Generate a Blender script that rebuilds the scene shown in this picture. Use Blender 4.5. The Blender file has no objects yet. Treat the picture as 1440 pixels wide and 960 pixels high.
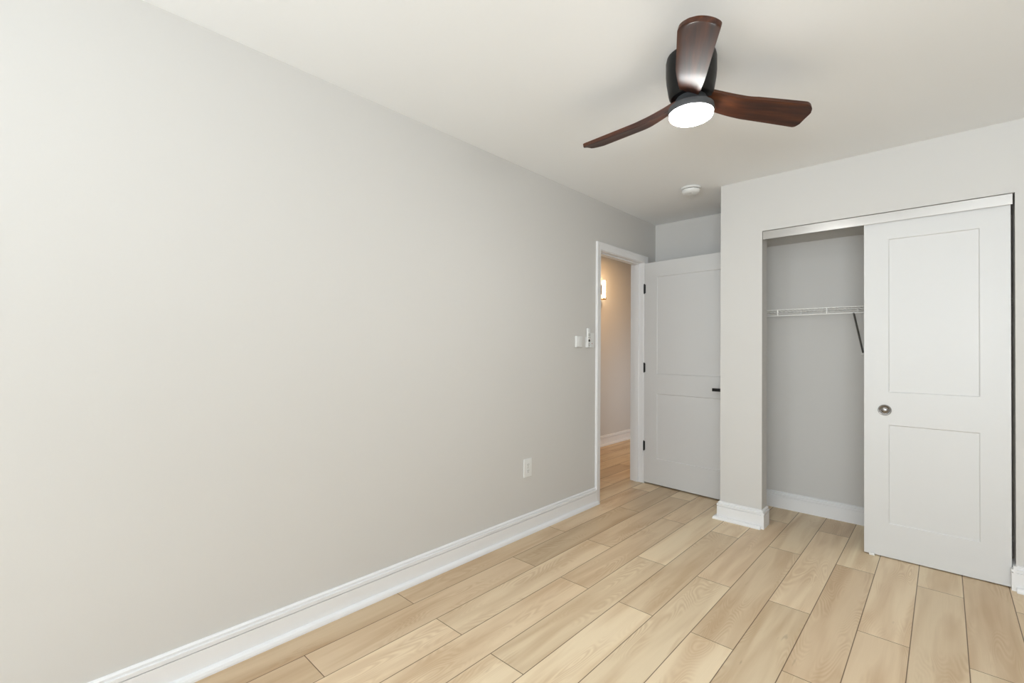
import bpy, bmesh, math, random
from mathutils import Vector, Matrix
random.seed(7)
sc = bpy.context.scene
COL = sc.collection

# ------------------------------------------------------------------ camera
FPX, YAW, PIT, ROL, CY = 652.25, 0.7504, 0.00937, 0.00658, 485.44
CAM = Vector((2.0523, 0.0, 1.2255))
F = Vector((-math.sin(YAW), math.cos(YAW), 0)); R0 = Vector((math.cos(YAW), math.sin(YAW), 0)); UP = Vector((0, 0, 1))
D = F * math.cos(PIT) + UP * math.sin(PIT)
U1 = UP * math.cos(PIT) - F * math.sin(PIT)
RR = R0 * math.cos(ROL) + U1 * math.sin(ROL)
UU = U1 * math.cos(ROL) - R0 * math.sin(ROL)
cd = bpy.data.cameras.new('camera'); cam = bpy.data.objects.new('camera', cd); COL.objects.link(cam)
m = Matrix((RR, UU, -D)).transposed().to_4x4(); m.translation = CAM
cam.matrix_world = m
cd.sensor_width = 36; cd.lens = FPX / 1440 * 36; cd.shift_y = (CY - 480) / 1440; cd.clip_start = 0.02
sc.camera = cam

# ------------------------------------------------------------------ world, light, exposure
sc.view_settings.view_transform = 'Standard'; sc.view_settings.look = 'None'
sc.view_settings.gamma = 1; sc.view_settings.use_curve_mapping = False
sc.view_settings.exposure = 0.03
w = bpy.data.worlds.new('world'); sc.world = w; w.use_nodes = True
bg = w.node_tree.nodes['Background']; bg.inputs[0].default_value = (0.80, 0.90, 1.0, 1); bg.inputs[1].default_value = 1.5

def area(name, loc, rot, sx, sy, power, col, spread=180):
    l = bpy.data.lights.new(name, 'AREA'); l.shape = 'RECTANGLE'; l.size = sx; l.size_y = sy
    l.energy = power; l.color = col; l.spread = math.radians(spread)
    o = bpy.data.objects.new(name, l); o.location = loc; o.rotation_euler = rot; COL.objects.link(o); return o
REAR = -2.0
RIGHT = 4.1
WIN = [(0.35, 1.10), (1.80, 3.60)]          # window openings in the rear wall (x range)
WZ = (0.75, 2.10)
WIN_POWER = (22, 30)
for i, (a, b) in enumerate(WIN):
    area('window_daylight', ((a + b) / 2, REAR + 0.005, sum(WZ) / 2), (math.radians(90), 0, 0), b - a - 0.08, WZ[1] - WZ[0] - 0.08, WIN_POWER[i], (0.85, 0.94, 1.0))
UPFILL_POWER = (1.5, 62)                            # added lamps aimed upward inside the windows, to brighten the ceiling
for i, (a, b) in enumerate(WIN):
    area('window_ground_bounce', ((a + b) / 2, REAR + 0.17, 1.30), (math.radians(90 + 42), 0, 0), b - a - 0.08, 0.5, UPFILL_POWER[i], (0.91, 0.965, 1.0), 130)
HALL_POWER = 10
area('hall_ceiling_light', (-0.64, 4.9, 2.43), (0, 0, 0), 0.25, 0.25, HALL_POWER, (1.0, 0.60, 0.28))
area('hall_daylight', (-0.135, 5.7, 0.72), (math.radians(90), 0, math.radians(90)), 0.7, 1.2, 4.0, (0.86, 0.93, 1.0))  # added fill standing in for another room's daylight; the wall here has no opening
FAN_EMIT = 88.0
SCONCE_EMIT = 12.0

# ------------------------------------------------------------------ materials
def mat(name, col, rough=0.5, metal=0.0, noise=0.0, bump=0.0, scale=40, coat=0.0, spec=0.5):
    m = bpy.data.materials.new(name); m.use_nodes = True; nt = m.node_tree; b = nt.nodes['Principled BSDF']
    b.inputs['Base Color'].default_value = (*col, 1); b.inputs['Roughness'].default_value = rough
    b.inputs['Metallic'].default_value = metal; b.inputs['Coat Weight'].default_value = coat
    b.inputs['Specular IOR Level'].default_value = spec
    tc = nt.nodes.new('ShaderNodeTexCoord'); n = nt.nodes.new('ShaderNodeTexNoise'); n.inputs['Scale'].default_value = scale
    n.inputs['Detail'].default_value = 4
    nt.links.new(tc.outputs['Object'], n.inputs['Vector'])
    mx = nt.nodes.new('ShaderNodeMix'); mx.data_type = 'RGBA'
    mx.inputs[6].default_value = (*[c * (1 - noise) for c in col], 1); mx.inputs[7].default_value = (*[min(1, c * (1 + noise)) for c in col], 1)
    nt.links.new(n.outputs['Fac'], mx.inputs[0]); nt.links.new(mx.outputs[2], b.inputs['Base Color'])
    if bump:
        bp = nt.nodes.new('ShaderNodeBump'); bp.inputs['Strength'].default_value = bump; bp.inputs['Distance'].default_value = 0.002
        nt.links.new(n.outputs['Fac'], bp.inputs['Height']); nt.links.new(bp.outputs[0], b.inputs['Normal'])
    return m
def emis(name, col, strength, base=(0.9, 0.9, 0.9)):
    m = bpy.data.materials.new(name); m.use_nodes = True; b = m.node_tree.nodes['Principled BSDF']
    b.inputs['Base Color'].default_value = (*base, 1); b.inputs['Emission Color'].default_value = (*col, 1)
    b.inputs['Emission Strength'].default_value = strength; b.inputs['Roughness'].default_value = 0.4
    return m
M = {}
M['wall'] = mat('wall_paint', (0.655, 0.642, 0.620), 0.62, noise=0.008, bump=0.04, scale=220, spec=0.3)
M['ceil'] = mat('ceiling_paint', (0.88, 0.89, 0.895), 0.8, noise=0.008, bump=0.03, scale=160, spec=0.2)
M['trim'] = mat('trim_paint', (0.85, 0.85, 0.855), 0.32, noise=0.005, scale=12)
M['door'] = mat('door_paint', (0.70, 0.70, 0.695), 0.42, noise=0.006, bump=0.02, scale=60)
M['plastic'] = mat('white_plastic', (0.78, 0.785, 0.775), 0.35, noise=0.01)
M['grey_plastic'] = mat('grey_plastic', (0.30, 0.30, 0.30), 0.45, noise=0.02)
M['black'] = mat('black_metal', (0.010, 0.010, 0.011), 0.42, metal=0.3, noise=0.1)
M['motor'] = mat('fan_housing', (0.004, 0.004, 0.004), 0.38, noise=0.2, scale=15, spec=0.3)
M['ring'] = mat('light_kit_ring', (0.055, 0.058, 0.062), 0.45, noise=0.05)
M['nickel'] = mat('brushed_nickel', (0.27, 0.26, 0.25), 0.26, metal=1, noise=0.05)
M['brace'] = mat('shelf_brace_steel', (0.17, 0.17, 0.165), 0.45, metal=0.6, noise=0.1)
M['wire'] = mat('shelf_coated_wire', (0.86, 0.86, 0.84), 0.35, noise=0.01)
M['brass'] = mat('brass', (0.62, 0.40, 0.13), 0.30, metal=1, noise=0.04)
M['frame'] = mat('window_frame_white', (0.85, 0.85, 0.85), 0.35, noise=0.01)
M['dark'] = mat('dark_slot', (0.02, 0.018, 0.016), 0.7, noise=0.05)
M['red'] = mat('indicator_red', (0.45, 0.12, 0.08), 0.5, noise=0.05)
M['lamp'] = emis('fan_lamp_diffuser', (0.98, 0.985, 0.96), FAN_EMIT)
M['tube'] = emis('sconce_glass', (1.0, 0.80, 0.52), SCONCE_EMIT)

def mk_alu():
    m = bpy.data.materials.new('brushed_aluminium'); m.use_nodes = True; nt = m.node_tree; b = nt.nodes['Principled BSDF']
    b.inputs['Metallic'].default_value = 1; b.inputs['Roughness'].default_value = 0.26
    b.inputs['Base Color'].default_value = (0.50, 0.485, 0.465, 1)
    b.inputs['Anisotropic'].default_value = 0.25; b.inputs['Anisotropic Rotation'].default_value = 0.25
    tg = nt.nodes.new('ShaderNodeTangent'); tg.direction_type = 'RADIAL'; tg.axis = 'Z'; nt.links.new(tg.outputs[0], b.inputs['Tangent'])
    tc = nt.nodes.new('ShaderNodeTexCoord'); mp = nt.nodes.new('ShaderNodeMapping'); mp.inputs['Scale'].default_value = (5, 10, 40)
    n = nt.nodes.new('ShaderNodeTexNoise'); n.inputs['Scale'].default_value = 1; n.inputs['Detail'].default_value = 3
    nt.links.new(tc.outputs['Object'], mp.inputs[0]); nt.links.new(mp.outputs[0], n.inputs['Vector'])
    mr = nt.nodes.new('ShaderNodeMapRange'); mr.inputs['To Min'].default_value = 0.26; mr.inputs['To Max'].default_value = 0.34
    nt.links.new(n.outputs['Fac'], mr.inputs[0]); nt.links.new(mr.outputs[0], b.inputs['Roughness'])
    return m
M['alu'] = mk_alu()

def mk_glass():
    m = bpy.data.materials.new('window_glass'); m.use_nodes = True; b = m.node_tree.nodes['Principled BSDF']
    b.inputs['Transmission Weight'].default_value = 1; b.inputs['Roughness'].default_value = 0; b.inputs['IOR'].default_value = 1.45
    return m
M['glass'] = mk_glass()

def N(nt, t, **k):
    n = nt.nodes.new(t)
    for a, v in k.items(): setattr(n, a, v)
    return n
def math_(nt, op, a, b=None, clamp=False):
    n = N(nt, 'ShaderNodeMath', operation=op); n.use_clamp = clamp
    for i, v in ((0, a), (1, b)):
        if v is None: continue
        if isinstance(v, (int, float)): n.inputs[i].default_value = v
        else: nt.links.new(v, n.inputs[i])
    return n.outputs[0]
def ramp(nt, fac, stops):
    n = N(nt, 'ShaderNodeValToRGB'); e = n.color_ramp.elements
    while len(e) < len(stops): e.new(0.5)
    for i, (p, c) in enumerate(stops): e[i].position = p; e[i].color = (*c, 1)
    nt.links.new(fac, n.inputs[0]); return n.outputs[0]
def mixc(nt, f, a, b, mode='MIX'):
    n = N(nt, 'ShaderNodeMix', data_type='RGBA', blend_type=mode)
    if isinstance(f, (int, float)): n.inputs[0].default_value = f
    else: nt.links.new(f, n.inputs[0])
    for i, v in ((6, a), (7, b)):
        if isinstance(v, tuple): n.inputs[i].default_value = (*v, 1)
        else: nt.links.new(v, n.inputs[i])
    return n.outputs[2]

PW, PL = 0.17633, 1.2226
def mk_planks():
    m = bpy.data.materials.new('oak_vinyl_planks'); m.use_nodes = True; nt = m.node_tree; b = nt.nodes['Principled BSDF']
    at = N(nt, 'ShaderNodeAttribute', attribute_name='plank'); sep = N(nt, 'ShaderNodeSeparateColor'); nt.links.new(at.outputs['Color'], sep.inputs[0])
    tone, seed, warm = sep.outputs[0], sep.outputs[1], sep.outputs[2]
    uv = N(nt, 'ShaderNodeUVMap'); su = N(nt, 'ShaderNodeSeparateXYZ'); nt.links.new(uv.outputs[0], su.inputs[0])
    u, v = su.outputs[0], su.outputs[1]
    off = math_(nt, 'MULTIPLY', seed, 37.0)
    def vec(sx, sy, dz=0):
        c = N(nt, 'ShaderNodeCombineXYZ')
        nt.links.new(math_(nt, 'ADD', math_(nt, 'MULTIPLY', u, sx), math_(nt, 'MULTIPLY', off, 1.7)), c.inputs[0])
        nt.links.new(math_(nt, 'MULTIPLY', v, sy), c.inputs[1])
        nt.links.new(math_(nt, 'ADD', off, dz), c.inputs[2]); return c.outputs[0]
    def noise(vc, sc_, det, rough=0.5, dist=0):
        n = N(nt, 'ShaderNodeTexNoise'); n.inputs['Scale'].default_value = sc_; n.inputs['Detail'].default_value = det
        n.inputs['Roughness'].default_value = rough; n.inputs['Distortion'].default_value = dist
        nt.links.new(vc, n.inputs['Vector']); return n.outputs['Fac']
    field = noise(vec(9, 1.5), 1.0, 1.5, 0.45, 0.35)                  # slow height field whose contours draw the cathedral grain
    ring = math_(nt, 'SINE', math_(nt, 'MULTIPLY', field, 200.0))
    ring = math_(nt, 'MULTIPLY', math_(nt, 'ADD', ring, 1.0), 0.5)
    gate = noise(vec(10, 2.0, 5.0), 1.0, 1.0, 0.5, 0.2)                # grain shows only in places
    gate = math_(nt, 'MULTIPLY', math_(nt, 'SUBTRACT', gate, 0.47), 6.0, True)
    fib = noise(vec(260, 7, 9.0), 1.0, 3.0, 0.6)
    broad = noise(vec(13, 1.3, 2.0), 1.0, 2.0, 0.5, 0.5)
    light = mixc(nt, tone, (0.56, 0.420, 0.268), (0.92, 0.785, 0.565))
    light = mixc(nt, math_(nt, 'MULTIPLY', warm, 0.35), light, (0.82, 0.60, 0.40))
    dark = mixc(nt, 1.0, light, (0.69, 0.585, 0.49), 'MULTIPLY')
    bf = math_(nt, 'MULTIPLY', math_(nt, 'SUBTRACT', broad, 0.42), 3.2, True)
    c = mixc(nt, math_(nt, 'MULTIPLY', bf, 0.70), light, dark)
    c = mixc(nt, math_(nt, 'MULTIPLY', math_(nt, 'MULTIPLY', ring, gate), 0.45), c, dark)
    c = mixc(nt, math_(nt, 'MULTIPLY', fib, 0.20), c, dark)
    # knots: a few short dark flecks
    kn = noise(vec(34, 7, 20.0), 1.0, 1.0, 0.5, 0.6)
    kn = math_(nt, 'MULTIPLY', math_(nt, 'SUBTRACT', kn, 0.765), 10.0, True)
    c = mixc(nt, math_(nt, 'MULTIPLY', kn, 0.35), c, (0.16, 0.10, 0.055))
    # seams between planks
    def edge(x, L, g):
        d = math_(nt, 'MINIMUM', x, math_(nt, 'SUBTRACT', L, x))
        return math_(nt, 'SUBTRACT', 1.0, math_(nt, 'DIVIDE', math_(nt, 'SUBTRACT', d, g * 0.5), g * 0.7, True), True)
    seam = math_(nt, 'MAXIMUM', edge(u, PW, 0.0019), edge(v, PL, 0.0019))
    c = mixc(nt, math_(nt, 'MULTIPLY', seam, 0.9), c, (0.10, 0.05, 0.022))
    nt.links.new(c, b.inputs['Base Color'])
    b.inputs['Specular IOR Level'].default_value = 0.35
    rg = math_(nt, 'ADD', math_(nt, 'MULTIPLY', fib, 0.12), 0.42); nt.links.new(rg, b.inputs['Roughness'])
    h = math_(nt, 'SUBTRACT', math_(nt, 'MULTIPLY', fib, 0.12), seam)
    bp = N(nt, 'ShaderNodeBump'); bp.inputs['Strength'].default_value = 0.35; bp.inputs['Distance'].default_value = 0.0012
    nt.links.new(h, bp.inputs['Height']); nt.links.new(bp.outputs[0], b.inputs['Normal'])
    return m
M['planks'] = mk_planks()

def mk_walnut():
    m = bpy.data.materials.new('walnut_blade'); m.use_nodes = True; nt = m.node_tree; b = nt.nodes['Principled BSDF']
    tc = N(nt, 'ShaderNodeTexCoord'); mp = N(nt, 'ShaderNodeMapping'); mp.inputs['Scale'].default_value = (2.2, 26, 26)
    nt.links.new(tc.outputs['Object'], mp.inputs[0])
    n = N(nt, 'ShaderNodeTexNoise'); n.inputs['Scale'].default_value = 1.6; n.inputs['Detail'].default_value = 5; n.inputs['Distortion'].default_value = 0.4
    nt.links.new(mp.outputs[0], n.inputs['Vector'])
    c = ramp(nt, n.outputs['Fac'], [(0.30, (0.020, 0.006, 0.003)), (0.52, (0.048, 0.013, 0.005)), (0.72, (0.095, 0.028, 0.008))])
    # worn pale scratches
    mp2 = N(nt, 'ShaderNodeMapping'); mp2.inputs['Scale'].default_value = (30, 130, 60); mp2.inputs['Rotation'].default_value = (0, 0, 0.5)
    nt.links.new(tc.outputs['Object'], mp2.inputs[0])
    n2 = N(nt, 'ShaderNodeTexNoise'); n2.inputs['Scale'].default_value = 1.0; n2.inputs['Detail'].default_value = 2; nt.links.new(mp2.outputs[0], n2.inputs['Vector'])
    s = math_(nt, 'MULTIPLY', math_(nt, 'SUBTRACT', n2.outputs['Fac'], 0.76), 30.0, True)
    c = mixc(nt, math_(nt, 'MULTIPLY', s, 0.8), c, (0.62, 0.50, 0.44))
    nt.links.new(c, b.inputs['Base Color']); b.inputs['Roughness'].default_value = 0.50
    b.inputs['Coat Weight'].default_value = 0.10; b.inputs['Coat Roughness'].default_value = 0.4; b.inputs['Specular IOR Level'].default_value = 0.35
    return m
M['walnut'] = mk_walnut()

# ------------------------------------------------------------------ mesh helpers
def box(bm, x0, x1, y0, y1, z0, z1, bev=0.0):
    vs = [bm.verts.new(p) for p in ((x0, y0, z0), (x1, y0, z0), (x1, y1, z0), (x0, y1, z0), (x0, y0, z1), (x1, y0, z1), (x1, y1, z1), (x0, y1, z1))]
    fs = [bm.faces.new([vs[i] for i in f]) for f in ((0, 3, 2, 1), (4, 5, 6, 7), (0, 1, 5, 4), (1, 2, 6, 5), (2, 3, 7, 6), (3, 0, 4, 7))]
    if bev:
        es = list({e for f in fs for e in f.edges})
        bmesh.ops.bevel(bm, geom=es, offset=bev, segments=2, profile=0.5, affect='EDGES')
def quadprism(bm, pts, z0, z1):
    a = [bm.verts.new((x, y, z0)) for x, y in pts]; b = [bm.verts.new((x, y, z1)) for x, y in pts]; n = len(pts)
    bm.faces.new(a[::-1]); bm.faces.new(b)
    for i in range(n): bm.faces.new((a[i], a[(i + 1) % n], b[(i + 1) % n], b[i]))
def lathe(bm, prof, seg=48, c=(0, 0, 0), axis='z'):
    rings = []
    for r, h in prof:
        if r < 1e-6:
            p = (0, 0, h); rings.append([bm.verts.new(p)])
        else: rings.append([bm.verts.new((r * math.cos(2 * math.pi * k / seg), r * math.sin(2 * math.pi * k / seg), h)) for k in range(seg)])
    vs = [v for r in rings for v in r]
    for A, B in zip(rings, rings[1:]):
        for k in range(seg):
            j = (k + 1) % seg
            if len(A) == 1 and len(B) == 1: continue
            if len(A) == 1: bm.faces.new((A[0], B[k], B[j]))
            elif len(B) == 1: bm.faces.new((A[k], A[j], B[0]))
            else: bm.faces.new((A[k], A[j], B[j], B[k]))
    if axis == '-y': rot = Matrix.Rotation(math.radians(90), 4, 'X')
    elif axis == 'x': rot = Matrix.Rotation(math.radians(90), 4, 'Y')
    else: rot = Matrix.Identity(4)
    bmesh.ops.transform(bm, matrix=Matrix.Translation(c) @ rot, verts=vs)
def tube(bm, pts, r, seg=10, caps=True):
    pts = [Vector(p) for p in pts]; rings = []
    for i, p in enumerate(pts):
        t = (pts[min(i + 1, len(pts) - 1)] - pts[max(i - 1, 0)]).normalized()
        a = t.cross(Vector((0, 0, 1)));
        if a.length < 1e-3: a = t.cross(Vector((0, 1, 0)))
        a.normalize(); b = t.cross(a)
        rings.append([bm.verts.new(p + a * r * math.cos(2 * math.pi * k / seg) + b * r * math.sin(2 * math.pi * k / seg)) for k in range(seg)])
    for A, B in zip(rings, rings[1:]):
        for k in range(seg): bm.faces.new((A[k], A[(k + 1) % seg], B[(k + 1) % seg], B[k]))
    if caps: bm.faces.new(rings[0][::-1]); bm.faces.new(rings[-1])
def obj(name, bm, m, parent=None, smooth=0, bevel=0.0):
    bmesh.ops.recalc_face_normals(bm, faces=bm.faces[:])
    me = bpy.data.meshes.new(name); bm.to_mesh(me); bm.free()
    o = bpy.data.objects.new(name, me); COL.objects.link(o); me.materials.append(m)
    if parent: o.parent = parent
    if smooth:
        for p in me.polygons: p.use_smooth = True
        me.set_sharp_from_angle(angle=math.radians(smooth))
    if bevel:
        md = o.modifiers.new('bevel', 'BEVEL'); md.width = bevel; md.segments = 2; md.limit_method = 'ANGLE'
    return o
def struct(name, bm, m, label=None, **k):
    o = obj(name, bm, m, **k); o['kind'] = 'structure'
    if label: o['label'] = label
    return o
def thing(name, label, cat, loc=(0, 0, 0), rz=0):
    o = bpy.data.objects.new(name, None); COL.objects.link(o); o.location = loc; o.rotation_euler = (0, 0, rz)
    o.empty_display_size = 0.1; o['label'] = label; o['category'] = cat; return o

# ------------------------------------------------------------------ room shell
H = 2.44
YC = 3.543; YC2 = YC + 0.12        # closet front wall
YB = 4.115                         # closet back wall
YA = 4.235                         # alcove wall behind the open door
XP = 0.847                         # left end of the closet wall
XJ, XK = 1.125, 2.322              # closet opening
ZO = 2.063                         # closet opening head
DY0, DY1, DZ = 3.250, 3.99, 2.04   # doorway in the left wall
HX = -1.17                         # far hallway wall
HY = 7.2
b = bmesh.new()
box(b, -0.12, 0, REAR - 0.15, DY0 - 0.015, 0, H); box(b, -0.12, 0, DY0 - 0.015, DY1 + 0.015, DZ + 0.015, H); box(b, -0.12, 0, DY1 + 0.015, HY, 0, H)
struct('wall_left', b, M['wall'])
b = bmesh.new()
box(b, XP, XJ, YC, YC2, 0, H); box(b, XJ, XK, YC, YC2, ZO, H); box(b, XK, RIGHT, YC, YC2, 0, H)
box(b, XP, XP + 0.12, YC2, YA, 0, H)
struct('wall_closet', b, M['wall'])
b = bmesh.new(); box(b, 0, XP + 0.12, YA, YA + 0.12, 0, H); struct('wall_alcove', b, M['wall'])
b = bmesh.new(); box(b, XP + 0.12, RIGHT, YB, YB + 0.12, 0, H); struct('wall_closet_back', b, M['wall'])
b = bmesh.new(); box(b, RIGHT, RIGHT + 0.12, REAR - 0.15, YB + 0.12, 0, H); struct('wall_right', b, M['wall'])
b = bmesh.new(); xs = [0] + [q for ab in WIN for q in ab] + [RIGHT]
for i in range(0, len(xs), 2): box(b, xs[i], xs[i + 1], REAR - 0.15, REAR, 0, H)
for a, c in WIN: box(b, a, c, REAR - 0.15, REAR, 0, WZ[0]); box(b, a, c, REAR - 0.15, REAR, WZ[1], H)
struct('wall_rear', b, M['wall'])
b = bmesh.new(); box(b, HX - 0.12, HX, 2.2, HY, 0, H); struct('wall_hallway', b, M['wall'])
b = bmesh.new(); box(b, HX - 0.12, 0, HY, HY + 0.12, 0, H); struct('wall_hallway_end', b, M['wall'])
b = bmesh.new(); box(b, HX - 0.12, -0.12, 2.08, 2.2, 0, H); struct('wall_hallway_near', b, M['wall'])
b = bmesh.new(); box(b, HX - 0.12, RIGHT + 0.12, REAR - 0.15, HY + 0.12, H, H + 0.1); struct('ceiling', b, M['ceil'])
b = bmesh.new(); box(b, XP + 0.12, RIGHT, YC2, YB, ZO, ZO + 0.02); struct('ceiling_closet', b, M['wall'])

# floor: one mesh, a quad for each plank, thin slab under it
def make_floor():
    bm = bmesh.new(); uvl = bm.loops.layers.uv.new('UVMap'); cl = bm.loops.layers.float_color.new('plank')
    X0, X1, Y0, Y1 = HX - 0.12, RIGHT + 0.12, REAR - 0.15, HY + 0.12
    base = 0.0056                                # left edge of row 9
    fixed = {(9, 0): .45, (9, 1): .15, (9, 2): .2, (10, 0): .2, (10, 1): .30, (10, 2): .15, (11, 0): .95, (11, 1): .9, (11, 2): .62, (12, 1): .72, (12, 2): .45,
             (13, 0): .85, (13, 1): .9, (13, 2): .62, (14, 1): .95, (14, 2): .55, (15, 1): .8, (15, 2): .7, (16, 1): .9, (16, 2): .45, (17, 1): .95, (17, 2): .5, (18, 1): .8, (18, 2): .45, (19, 1): .85, (19, 2): .55, (20, 1): .75, (20, 2): .5, (21, 1): .8, (21, 2): .6}
    rnd = random.Random(11)
    k0 = int(math.floor((X0 - base) / PW)); k1 = int(math.ceil((X1 - base) / PW))
    for k in range(k0, k1):
        row = k + 9; oy = 0.803 if row % 2 == 0 else 1.324 - PL
        j0 = int(math.floor((Y0 - oy) / PL)); j1 = int(math.ceil((Y1 - oy) / PL))
        for j in range(j0, j1):
            ax, bx = base + k * PW, base + (k + 1) * PW; ay, by = oy + j * PL, oy + (j + 1) * PL
            cx0, cx1, cy0, cy1 = max(ax, X0), min(bx, X1), max(ay, Y0), min(by, Y1)
            if cx1 - cx0 < 1e-4 or cy1 - cy0 < 1e-4: continue
            tone = fixed.get((row, j + 1), rnd.uniform(0.25, 1.0)); seed = rnd.random(); warm = rnd.random()
            f = bm.faces.new([bm.verts.new(p) for p in ((cx0, cy0, 0), (cx1, cy0, 0), (cx1, cy1, 0), (cx0, cy1, 0))])
            for l in f.loops:
                l[uvl].uv = (l.vert.co.x - ax, l.vert.co.y - ay); l[cl] = (tone, seed, warm, 1)
    bmesh.ops.remove_doubles(bm, verts=bm.verts[:], dist=1e-5)
    n0 = len(bm.faces); box(bm, X0, X1, Y0, Y1, -0.06, -0.001)
    bm.normal_update()
    me = bpy.data.meshes.new('floor'); bm.to_mesh(me); bm.free()
    o = bpy.data.objects.new('floor', me); COL.objects.link(o); me.materials.append(M['planks']); o['kind'] = 'structure'
make_floor()

# baseboards: a moulded profile swept along a floor path with mitred corners
TOP = [(0.0175, 0.0925), (0.0115, 0.0925), (0.0115, 0.0962),
        (0.0185, 0.0975), (0.0185, 0.1105), (0.0105, 0.1108), (0.0105, 0.1142), (0.0125, 0.122), (0.007, 0.127), (0, 0.128)]
PROF = [(0, 0), (0.042, 0), (0.042, 0.008), (0.038, 0.018), (0.029, 0.0225), (0.0175, 0.0235)] + TOP      # with shoe moulding
PLAIN = [(0, 0), (0.0175, 0)] + TOP
def baseboard(name, path, side=1, PROF=PROF):
    """path: floor points; the board grows to the left of the path's direction times side"""
    bm = bmesh.new(); P = [Vector((x, y)) for x, y in path]; n = len(P); rings = []
    for i in range(n):
        d0 = (P[i] - P[i - 1]).normalized() if i > 0 else None
        d1 = (P[i + 1] - P[i]).normalized() if i < n - 1 else None
        if d0 is None: d0 = d1
        if d1 is None: d1 = d0
        n0 = Vector((-d0.y, d0.x)) * side; n1 = Vector((-d1.y, d1.x)) * side
        mn = (n0 + n1).normalized(); s = 1 / max(0.3, mn.dot(n0))
        rings.append([bm.verts.new((P[i].x + mn.x * s * d, P[i].y + mn.y * s * d, z)) for d, z in PROF])
    for A, B in zip(rings, rings[1:]):
        for k in range(len(PROF)):
            j = (k + 1) % len(PROF); bm.faces.new((A[k], A[j], B[j], B[k]))
    bm.faces.new(rings[0]); bm.faces.new(rings[-1][::-1])
    return struct(name, bm, M['trim'])
baseboard('baseboard_left', [(0, REAR), (0, 3.196)], -1)
baseboard('baseboard_pillar', [(XP, YA), (XP, YC), (XJ, YC)], -1)
baseboard('baseboard_jamb', [(XJ, YC - 0.0175), (XJ, YC2)], -1, PLAIN)
baseboard('baseboard_closet', [(XP + 0.12, YB), (RIGHT, YB)], -1, PLAIN)
baseboard('baseboard_closet_wall', [(XK, YC), (RIGHT, YC)], -1)
baseboard('baseboard_jamb_right', [(XK, YC2), (XK, YC - 0.0175)], -1, PLAIN)
baseboard('baseboard_right', [(RIGHT, YC - 0.037), (RIGHT, REAR)], -1)
baseboard('baseboard_rear', [(RIGHT - 0.037, REAR), (0.037, REAR)], -1)
baseboard('baseboard_alcove', [(0.03, YA), (XP - 0.037, YA)], -1)
baseboard('baseboard_hallway', [(HX, 2.2), (HX, HY)], -1)

# doorway lining and casing
b = bmesh.new()
box(b, -0.12, 0.0, DY0 - 0.015, DY0, 0, DZ + 0.015); box(b, -0.12, 0.0, DY1, DY1 + 0.015, 0, DZ + 0.015); box(b, -0.12, 0.0, DY0, DY1, DZ, DZ + 0.015)
box(b, -0.085, -0.040, DY0, DY0 + 0.010, 0, DZ); box(b, -0.085, -0.040, DY1 - 0.010, DY1, 0, DZ); box(b, -0.085, -0.040, DY0 + 0.01, DY1 - 0.01, DZ - 0.010, DZ)
struct('trim_1', b, M['trim'], label='white door lining with stop strips inside the hallway doorway', bevel=0.0012)
def casing(name, x, sgn, y0, y1, zt, wd, label=None):
    """mitred moulding around three sides of the doorway; profile: distance from opening, projection"""
    prof = [(-0.0, 0.0), (-0.0, 0.010), (0.006, 0.0125), (0.030, 0.0135), (0.045, 0.0175), (wd - 0.006, 0.0185), (wd, 0.0155), (wd, 0.0)]
    bm = bmesh.new(); cs = [((y0, 0), (-1, 0)), ((y0, zt), (-1, 1)), ((y1, zt), (1, 1)), ((y1, 0), (1, 0))]; rings = []
    for (y, z), (dy, dz) in cs:
        rings.append([bm.verts.new((x + sgn * h, y + dy * d, z + dz * d)) for d, h in prof])
    for A, B in zip(rings, rings[1:]):
        for k in range(len(prof)):
            j = (k + 1) % len(prof); bm.faces.new((A[k], A[j], B[j], B[k]))
    bm.faces.new(rings[0]); bm.faces.new(rings[-1][::-1])
    struct(name, bm, M['trim'], label=label)
casing('trim_2', 0.0, 1, DY0 - 0.004, DY1 + 0.004, DZ + 0.004, 0.060, 'white moulded casing around the hallway doorway')
casing('trim_3', -0.12, -1, DY0 - 0.004, DY1 + 0.004, DZ + 0.004, 0.060)

# windows behind the camera
for i, (a, c) in enumerate(WIN):
    b = bmesh.new(); y0, y1 = REAR - 0.11, REAR - 0.05
    t = 0.045; zm = (WZ[0] + WZ[1]) / 2
    box(b, a, a + t, y0, y1, *WZ); box(b, c - t, c, y0, y1, *WZ); box(b, a + t, c - t, y0, y1, WZ[0], WZ[0] + t); box(b, a + t, c - t, y0, y1, WZ[1] - t, WZ[1]); box(b, a + t, c - t, y0, y1, zm - 0.02, zm + 0.02)
    wn = struct('window_%d' % (i + 1), b, M['frame'], bevel=0.002)
    b = bmesh.new(); box(b, a + t, c - t, (y0 + y1) / 2 - 0.003, (y0 + y1) / 2 + 0.003, WZ[0] + t, zm - 0.02); box(b, a + t, c - t, (y0 + y1) / 2 - 0.003, (y0 + y1) / 2 + 0.003, zm + 0.02, WZ[1] - t)
    obj('pane', b, M['glass'], wn)

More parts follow.
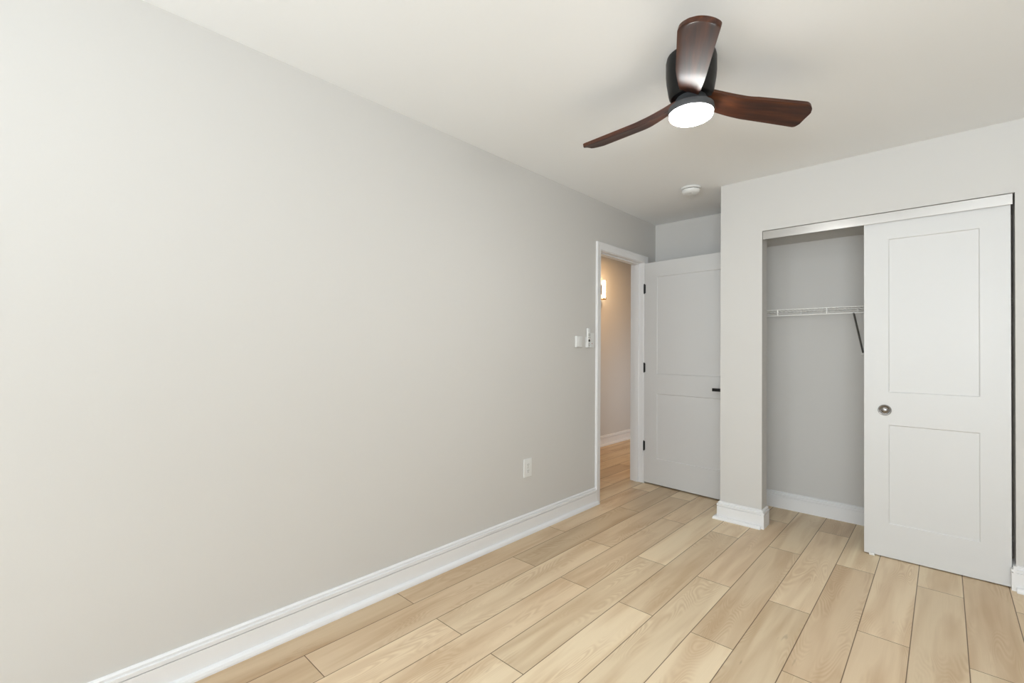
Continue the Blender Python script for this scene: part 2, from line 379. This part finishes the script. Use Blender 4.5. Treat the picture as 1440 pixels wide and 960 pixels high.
# ------------------------------------------------------------------ doors
def shaker(w, h, t, xs, rails, rec=0.006, sl=0.004):
    """two-panel shaker leaf, local x 0..w, y 0 (front) .. t, z 0..h; rails: list of (z0, z1) of recessed panels"""
    bm = bmesh.new(); X = [0, xs[0], xs[1], w]; Z = [0]
    for r in rails: Z += list(r)
    Z.append(h)
    for yf, s in ((0, 1), (t, -1)):
        V = {(i, j): bm.verts.new((X[i], yf, Z[j])) for i in range(4) for j in range(len(Z))}
        for i in range(3):
            for j in range(len(Z) - 1):
                q = [V[i, j], V[i + 1, j], V[i + 1, j + 1], V[i, j + 1]]
                if i == 1 and j % 2 == 1:
                    cx = (X[1] + X[2]) / 2; cz = (Z[j] + Z[j + 1]) / 2
                    inn = [bm.verts.new((v.co.x + math.copysign(sl, cx - v.co.x), yf + s * rec, v.co.z + math.copysign(sl, cz - v.co.z))) for v in q]
                    bm.faces.new(inn)
                    for k in range(4): bm.faces.new((q[k], q[(k + 1) % 4], inn[(k + 1) % 4], inn[k]))
                else: bm.faces.new(q)
        if s == 1: VF = V
        else: VB = V
    nz = len(Z) - 1
    for j in range(nz):
        for i in (0, 3): bm.faces.new((VF[i, j], VF[i, j + 1], VB[i, j + 1], VB[i, j]))
    for i in range(3):
        for j in (0, nz): bm.faces.new((VF[i, j], VF[i + 1, j], VB[i + 1, j], VB[i, j]))
    return bm

# hinged room door standing open against the alcove
LW, LT = 0.800, 0.035
ang = math.radians(-4.6)
door = struct('door_1', shaker(LW, 2.022, LT, (0.128, LW - 0.085), [(0.232, 0.822), (1.0, 1.886)]), M['door'], label='white two-panel room door standing open into the alcove', bevel=0.0012)
door.location = (0.012, 3.992, 0.013); door.rotation_euler = (0, 0, ang)
def hinge(z):
    b = bmesh.new(); tube(b, [(0.002, -0.006, z - 0.042), (0.002, -0.006, z + 0.042)], 0.0065, 12); box(b, 0.0, 0.012, -0.0025, 0.0, z - 0.040, z + 0.040)
    tube(b, [(0.002, -0.006, z - 0.047), (0.002, -0.006, z - 0.042)], 0.004, 10); tube(b, [(0.002, -0.006, z + 0.042), (0.002, -0.006, z + 0.047)], 0.004, 10)
    return obj('hinge', b, M['black'], door, smooth=40)
for z in (1.785, 1.055, 0.335): hinge(z)['label'] = 'black butt hinge'
b = bmesh.new(); uh = 0.757; zh = 0.897
lathe(b, [(0.0, 0.0), (0.030, 0.0), (0.030, 0.006), (0.028, 0.009), (0.012, 0.0095), (0.010, 0.012), (0.010, 0.042), (0.0, 0.042)], 32, (uh, 0, zh), '-y')
box(b, uh - 0.098, uh + 0.011, -0.056, -0.042, zh - 0.0125, zh + 0.0125, 0.002)
o = obj('door_handle', b, M['black'], door, smooth=40); o['label'] = 'flat black lever handle'
b = bmesh.new()
box(b, -0.0395, -0.012, DY0, DY0 + 0.0015, 0.872, 0.935); box(b, -0.012, 0.004, DY0, DY0 + 0.0015, 0.885, 0.922)
sp = obj('strike_plate', b, M['black']); sp['label'] = 'small black strike plate on the near side of the doorway'; sp['category'] = 'strike plate'

# closet sliding door
DW = 0.617; DX = 1.691; DYF = YC + 0.014
cdoor = struct('door_2', shaker(DW, 2.003, 0.034, (0.117, 0.502), [(0.200, 0.787), (0.980, 1.895)]), M['door'], label='white two-panel sliding closet door with a round nickel finger pull', bevel=0.0012)
cdoor.location = (DX, DYF, 0.006)
b = bmesh.new()
lathe(b, [(0.0, 0.0005), (0.012, 0.0008), (0.020, 0.0020), (0.0245, 0.0042), (0.0262, 0.0062), (0.0285, 0.0064), (0.0315, 0.0045), (0.0325, 0.0)], 48, (0.099, 0, 0.873), '-y')
lathe(b, [(0.0, 0.0075), (0.007, 0.0070), (0.014, 0.0050), (0.0185, 0.0019)], 40, (0.099, 0, 0.873), '-y')
o = obj('finger_pull', b, M['nickel'], cdoor, smooth=35); o['label'] = 'round brushed nickel finger pull'

# track over the closet opening
t = thing('sliding_door_track', 'brushed aluminium sliding door track across the top of the closet opening', 'track', (XJ, YC, ZO))
L = XK - XJ
b = bmesh.new(); box(b, 0.003, L - 0.008, 0.001, 0.0045, -0.060, -0.0065); obj('fascia', b, M['alu'], t, bevel=0.0006)
b = bmesh.new(); box(b, 0.003, L - 0.008, 0.0046, 0.085, -0.0075, -0.0035); box(b, 0.003, L - 0.008, 0.082, 0.085, -0.045, -0.0075); box(b, 0.003, L - 0.008, 0.062, 0.064, -0.045, -0.0075)
obj('channel', b, M['alu'], t)
for hx in (0.66, 1.10):
    b = bmesh.new(); tube(b, [(hx, 0.058, -0.03), (hx, 0.0665, -0.03)], 0.012, 16); box(b, hx - 0.012, hx + 0.012, 0.0575, 0.0600, -0.110, -0.026)
    obj('roller_hanger', b, M['grey_plastic'], t)
b = bmesh.new(); box(b, 1.716, 1.742, DYF - 0.012, DYF - 0.003, 0.0, 0.014, 0.001); box(b, 1.716, 1.742, DYF - 0.002, DYF + 0.046, 0, 0.004)
o = obj('floor_guide', b, M['plastic']); o['label'] = 'small white plastic guide on the floor under the sliding closet door'; o['category'] = 'door guide'

# ------------------------------------------------------------------ wire shelf and its brace
SX0, SX1, SY0, SZ = XP + 0.121, 2.9, 3.80, 1.528
t = thing('wire_shelf', 'white wire shelf with front lip and dark diagonal brace inside the open closet', 'shelf', (SX0, SY0, SZ))
Ls = SX1 - SX0; Ds = YB - 0.006 - SY0
b = bmesh.new(); tube(b, [(0, 0, 0), (Ls, 0, 0)], 0.0030); tube(b, [(0, 0.004, -0.042), (Ls, 0.004, -0.042)], 0.0032)
o = obj('front_lip', b, M['wire'], t, smooth=60); LIP = o
for k in range(7):
    x = 1.161 - SX0 + k * 0.3005
    b = bmesh.new(); tube(b, [(x, -0.001, 0.0), (x, 0.003, -0.042)], 0.0042); o2 = obj('lip_tie', b, M['wire'], LIP, smooth=60)
b = bmesh.new(); tube(b, [(0, 0.15, -0.004), (Ls, 0.15, -0.004)], 0.0028); tube(b, [(0, Ds, -0.004), (Ls, Ds, -0.004)], 0.0028)
x = 0.012
while x < Ls: tube(b, [(x, 0.0, 0.0005), (x, Ds, 0.0)], 0.0013, 6); x += 0.0254
obj('wire_deck', b, M['wire'], t, smooth=60)
bx = 1.612 - SX0
b = bmesh.new()
p0 = Vector((bx, 0.008, -0.050)); p1 = Vector((bx + 0.018, Ds - 0.006, 1.222 - SZ))
tube(b, [p0, p0.lerp(p1, .5), p1], 0.0058, 10); tube(b, [(bx, -0.002, -0.046), p0], 0.0050)
o = obj('brace', b, M['brace'], t, smooth=50); o['label'] = 'dark steel diagonal brace'
b = bmesh.new(); box(b, bx + 0.006, bx + 0.030, Ds - 0.010, Ds + 0.003, 1.205 - SZ, 1.245 - SZ, 0.003); lathe(b, [(0, 0.006), (0.004, 0.005), (0.005, 0)], 16, (bx + 0.018, Ds - 0.011, 1.232 - SZ), '-y')
o = obj('wall_clip', b, M['plastic'], t, smooth=40); o['label'] = 'white plastic clip screwed to the closet wall'
for k in range(5):
    x = 1.25 - SX0 + k * 0.35
    b = bmesh.new(); box(b, x - 0.006, x + 0.006, Ds - 0.006, Ds + 0.005, -0.014, 0.006, 0.002); obj('back_clip', b, M['plastic'], t)

# ------------------------------------------------------------------ outlet, switches, remote (left wall)
def plate(bm, y0, y1, z0, z1, th=0.006, bev=0.003):
    box(bm, 0.0003, th, y0, y1, z0, z1)
    for f in list(bm.faces): pass
    es = [e for e in bm.edges if all(abs(v.co.x - th) < 1e-5 for v in e.verts)]
    bmesh.ops.bevel(bm, geom=es, offset=bev, segments=3, profile=0.6, affect='EDGES')
t = thing('wall_outlet', 'white duplex electrical outlet low on the left wall above the baseboard', 'outlet', (0, 2.360, 0.434))
b = bmesh.new(); plate(b, -0.040, 0.040, -0.060, 0.060, 0.0065); obj('faceplate', b, M['plastic'], t, smooth=40)
for z in (0.0205, -0.0205):
    b = bmesh.new(); box(b, 0.006, 0.0082, -0.0165, 0.0165, z - 0.0142, z + 0.0142, 0.001); rc = obj('receptacle', b, M['plastic'], t)
    for y, hh in ((-0.0065, 0.0045), (0.0065, 0.0038)):
        b = bmesh.new(); box(b, 0.0081, 0.0086, y - 0.0011, y + 0.0011, z - hh + 0.003, z + hh + 0.003); obj('slot', b, M['dark'], rc)
    b = bmesh.new(); lathe(b, [(0, 0.0005), (0.0024, 0.0005), (0.0024, 0)], 14, (0.0081, 0, z - 0.008), 'x'); obj('ground_hole', b, M['dark'], rc)
b = bmesh.new(); lathe(b, [(0, 0.0012), (0.0024, 0.0008), (0.003, 0)], 16, (0.0064, 0, 0), 'x'); obj('screw', b, M['nickel'], t, smooth=40)

t = thing('wall_switch', 'small blank white square wall control, farther left of the two beside the doorway', 'switch', (0, 2.942, 1.291))
b = bmesh.new(); plate(b, -0.038, 0.038, -0.042, 0.042, 0.015, 0.004); obj('faceplate', b, M['plastic'], t, smooth=40)
b = bmesh.new(); box(b, 0.0149, 0.0170, -0.024, 0.024, -0.031, 0.031, 0.0010); obj('rocker', b, M['plastic'], t, smooth=40)

t = thing('light_switch', 'white light switch plate right behind the fan remote and next to the door casing', 'switch', (0, 3.122, 1.305))
b = bmesh.new(); plate(b, -0.036, 0.036, -0.058, 0.058, 0.006, 0.003); obj('faceplate', b, M['plastic'], t, smooth=40)
b = bmesh.new(); box(b, 0.0058, 0.0085, -0.0165, 0.0165, -0.033, 0.033, 0.001); rk = obj('rocker', b, M['plastic'], t)
b = bmesh.new(); box(b, 0.0086, 0.0092, -0.006, 0.006, -0.028, -0.024); o = obj('indicator', b, M['red'], rk); o['label'] = 'faint reddish indicator mark'

t = thing('fan_remote', 'slim white upright remote with dark buttons in a wall holder beside the doorway', 'remote', (0, 3.062, 1.323))
b = bmesh.new(); box(b, 0.0003, 0.005, -0.021, 0.021, -0.074, 0.005, 0.002); box(b, 0.0045, 0.026, -0.0225, -0.0205, -0.074, -0.035); box(b, 0.0045, 0.026, 0.0205, 0.0225, -0.074, -0.035); box(b, 0.0045, 0.026, -0.0225, 0.0225, -0.076, -0.074)
obj('holder', b, M['plastic'], t, smooth=40)
b = bmesh.new(); box(b, 0.0052, 0.023, -0.0195, 0.0195, -0.0735, 0.075, 0.006); rb = obj('body', b, M['plastic'], t, smooth=50)
def btn(y, z, r, m, n='button'):
    b = bmesh.new(); lathe(b, [(0, 0.0016), (r * 0.85, 0.0014), (r, 0.0)], 20, (0.0229, y, z), 'x'); obj(n, b, m, rb, smooth=40)
for y, z in ((-0.0085, 0.028), (0.0085, 0.028), (-0.0085, 0.016), (0.0085, 0.016), (-0.0085, 0.001), (0.0085, 0.001)): btn(y, z, 0.0045, M['grey_plastic'])
b = bmesh.new(); lathe(b, [(0, 0.002), (0.009, 0.0018), (0.011, 0.0)], 28, (0.0229, 0, -0.022), 'x'); o = obj('dial', b, M['black'], rb, smooth=40); o['label'] = 'round black centre dial'
b = bmesh.new(); lathe(b, [(0.0085, 0.0), (0.0085, 0.0012), (0.0105, 0.0012), (0.0105, 0.0)], 28, (0.0229, 0, -0.052), 'x'); obj('button_ring', b, M['grey_plastic'], rb, smooth=40)

# ------------------------------------------------------------------ ceiling: smoke detector and fan
t = thing('smoke_detector', 'round white smoke detector on the ceiling in front of the alcove', 'smoke detector', (0.672, 3.425, H))
b = bmesh.new(); lathe(b, [(0, -0.0005), (0.070, -0.0005), (0.071, -0.004), (0.070, -0.012), (0.066, -0.014), (0.0, -0.014)], 48); obj('base', b, M['plastic'], t, smooth=35)
b = bmesh.new(); lathe(b, [(0, -0.014), (0.058, -0.014), (0.0585, -0.019)], 48); o = obj('vent_gap', b, M['dark'], t); o['label'] = 'dark vent slot around the detector'
b = bmesh.new(); lathe(b, [(0.0, -0.0185), (0.064, -0.0185), (0.0645, -0.026), (0.060, -0.038), (0.050, -0.045), (0.030, -0.047), (0.0, -0.0475)], 48); cv = obj('cover', b, M['plastic'], t, smooth=35)
b = bmesh.new(); lathe(b, [(0, -0.0495), (0.009, -0.0492), (0.010, -0.047)], 20, (0.02, -0.015, 0)); obj('test_button', b, M['plastic'], cv, smooth=35)

FX, FY, BZ = 1.291, 1.887, 2.236
fan = thing('ceiling_fan', 'three-blade ceiling fan with dark walnut blades, black motor housing and lit white lamp', 'ceiling fan', (FX, FY, H))
def fz(z): return z - H
b = bmesh.new()
lathe(b, [(0, -0.001), (0.088, -0.001), (0.095, -0.006), (0.0985, -0.022), (0.0985, -0.075), (0.096, -0.105), (0.089, -0.150), (0.085, -0.168), (0.078, -0.175), (0.0, -0.175)], 64)
o = obj('motor_housing', b, M['motor'], fan, smooth=35); o['label'] = 'glossy black motor housing'
b = bmesh.new()
lathe(b, [(0, -0.176), (0.058, -0.176), (0.064, -0.188), (0.070, -0.200), (0.080, -0.208), (0.0885, -0.214), (0.0900, -0.234), (0.088, -0.240), (0.0, -0.240)], 64)
o = obj('light_kit', b, M['ring'], fan, smooth=35); o['label'] = 'dark grey collar around the lamp'
b = bmesh.new(); lathe(b, [(0, -0.2405), (0.0845, -0.2405), (0.0850, -0.247), (0.083, -0.253), (0.076, -0.258), (0.055, -0.262), (0.0, -0.263)], 64)
o = obj('lamp_diffuser', b, M['lamp'], fan, smooth=50); o['label'] = 'glowing white lamp diffuser'
def blade_mesh():
    """local x outward, +y trailing edge (lower), rounded flared tip; solid timber about 15 mm thick"""
    bm = bmesh.new(); NS, NC = 34, 12; r0, r1 = 0.050, 0.526
    rings = []
    for i in range(NS + 1):
        s = i / NS; r = r0 + (r1 - r0) * (1 - (1 - s) ** 1.35)
        t = (r - r0) / (r1 - r0)
        # plan outline
        lo = -0.043 - 0.022 * min(1, t / 0.45) ** 0.8
        hi = 0.030 + 0.036 * t ** 1.1
        e = max(0.0, (r - (r1 - 0.040)) / 0.040); lo += 0.040 * (1 - math.sqrt(max(0, 1 - e * e)))
        e2 = max(0.0, (r - (r1 - 0.018)) / 0.018); hi -= 0.018 * (1 - math.sqrt(max(0, 1 - e2 * e2)))
        pitch = math.radians(15 + 10 * max(0, 1 - t / 0.35))
        th = 0.024 - 0.006 * t
        zc = 0.030 * max(0, 1 - t / 0.42) ** 1.6 - 0.004 * t
        top, bot = [], []
        for k in range(NC + 1):
            a = k / NC; y = lo + (hi - lo) * a
            edge = min(1.0, min(a, 1 - a) * (hi - lo) / 0.0035) if hi - lo > 0.02 else 1
            hh = th / 2 * math.sqrt(max(0.0, 1 - (1 - edge) ** 2)) if edge < 1 else th / 2
            hh = max(hh, th * 0.38)
            camber = 0.004 * (1 - (2 * a - 1) ** 2)
            for lst, sg in ((top, 1), (bot, -1)):
                yy, zz = y, camber + sg * hh
                rx = r - (0.008 if y > 0 else 0.020) * t ** 5 * (y / 0.065) ** 2
                lst.append(bm.verts.new((rx, yy * math.cos(pitch) + zz * math.sin(pitch), zc - yy * math.sin(pitch) + zz * math.cos(pitch))))
        rings.append(top + bot[::-1])
    n = len(rings[0])
    for A, B in zip(rings, rings[1:]):
        for k in range(n): bm.faces.new((A[k], A[(k + 1) % n], B[(k + 1) % n], B[k]))
    bm.faces.new(rings[0][::-1]); bm.faces.new(rings[-1])
    return bm
me = None
for az in (175.6, 50.5, -65.3):
    if me is None:
        o = obj('blade', blade_mesh(), M['walnut'], fan, smooth=50); me = o.data
    else:
        o = bpy.data.objects.new('blade', me); COL.objects.link(o); o.parent = fan
    o.location = (0, 0, fz(BZ)); o.rotation_euler = (0, 0, math.radians(az))

# ------------------------------------------------------------------ hallway sconce
t = thing('wall_sconce', 'lit vertical brass wall sconce seen through the doorway on the hallway wall', 'wall light', (HX, 5.105, 2.0))
b = bmesh.new(); box(b, 0.0, 0.012, -0.012, 0.026, -0.06, 0.06, 0.003); obj('backplate', b, M['brass'], t)
b = bmesh.new(); tube(b, [(0.055, 0, -0.112), (0.055, 0, 0.112)], 0.020, 24); obj('glass_tube', b, M['tube'], t, smooth=50)
b = bmesh.new(); tube(b, [(0.069, -0.022, -0.125), (0.069, -0.022, 0.10)], 0.0062, 12); box(b, 0.012, 0.084, -0.008, 0.010, -0.132, -0.120); tube(b, [(0.055, 0, -0.130), (0.055, 0, -0.1125)], 0.022, 24); box(b, 0.055, 0.072, -0.026, 0.0, 0.112, 0.116)
obj('bracket', b, M['brass'], t, smooth=40)
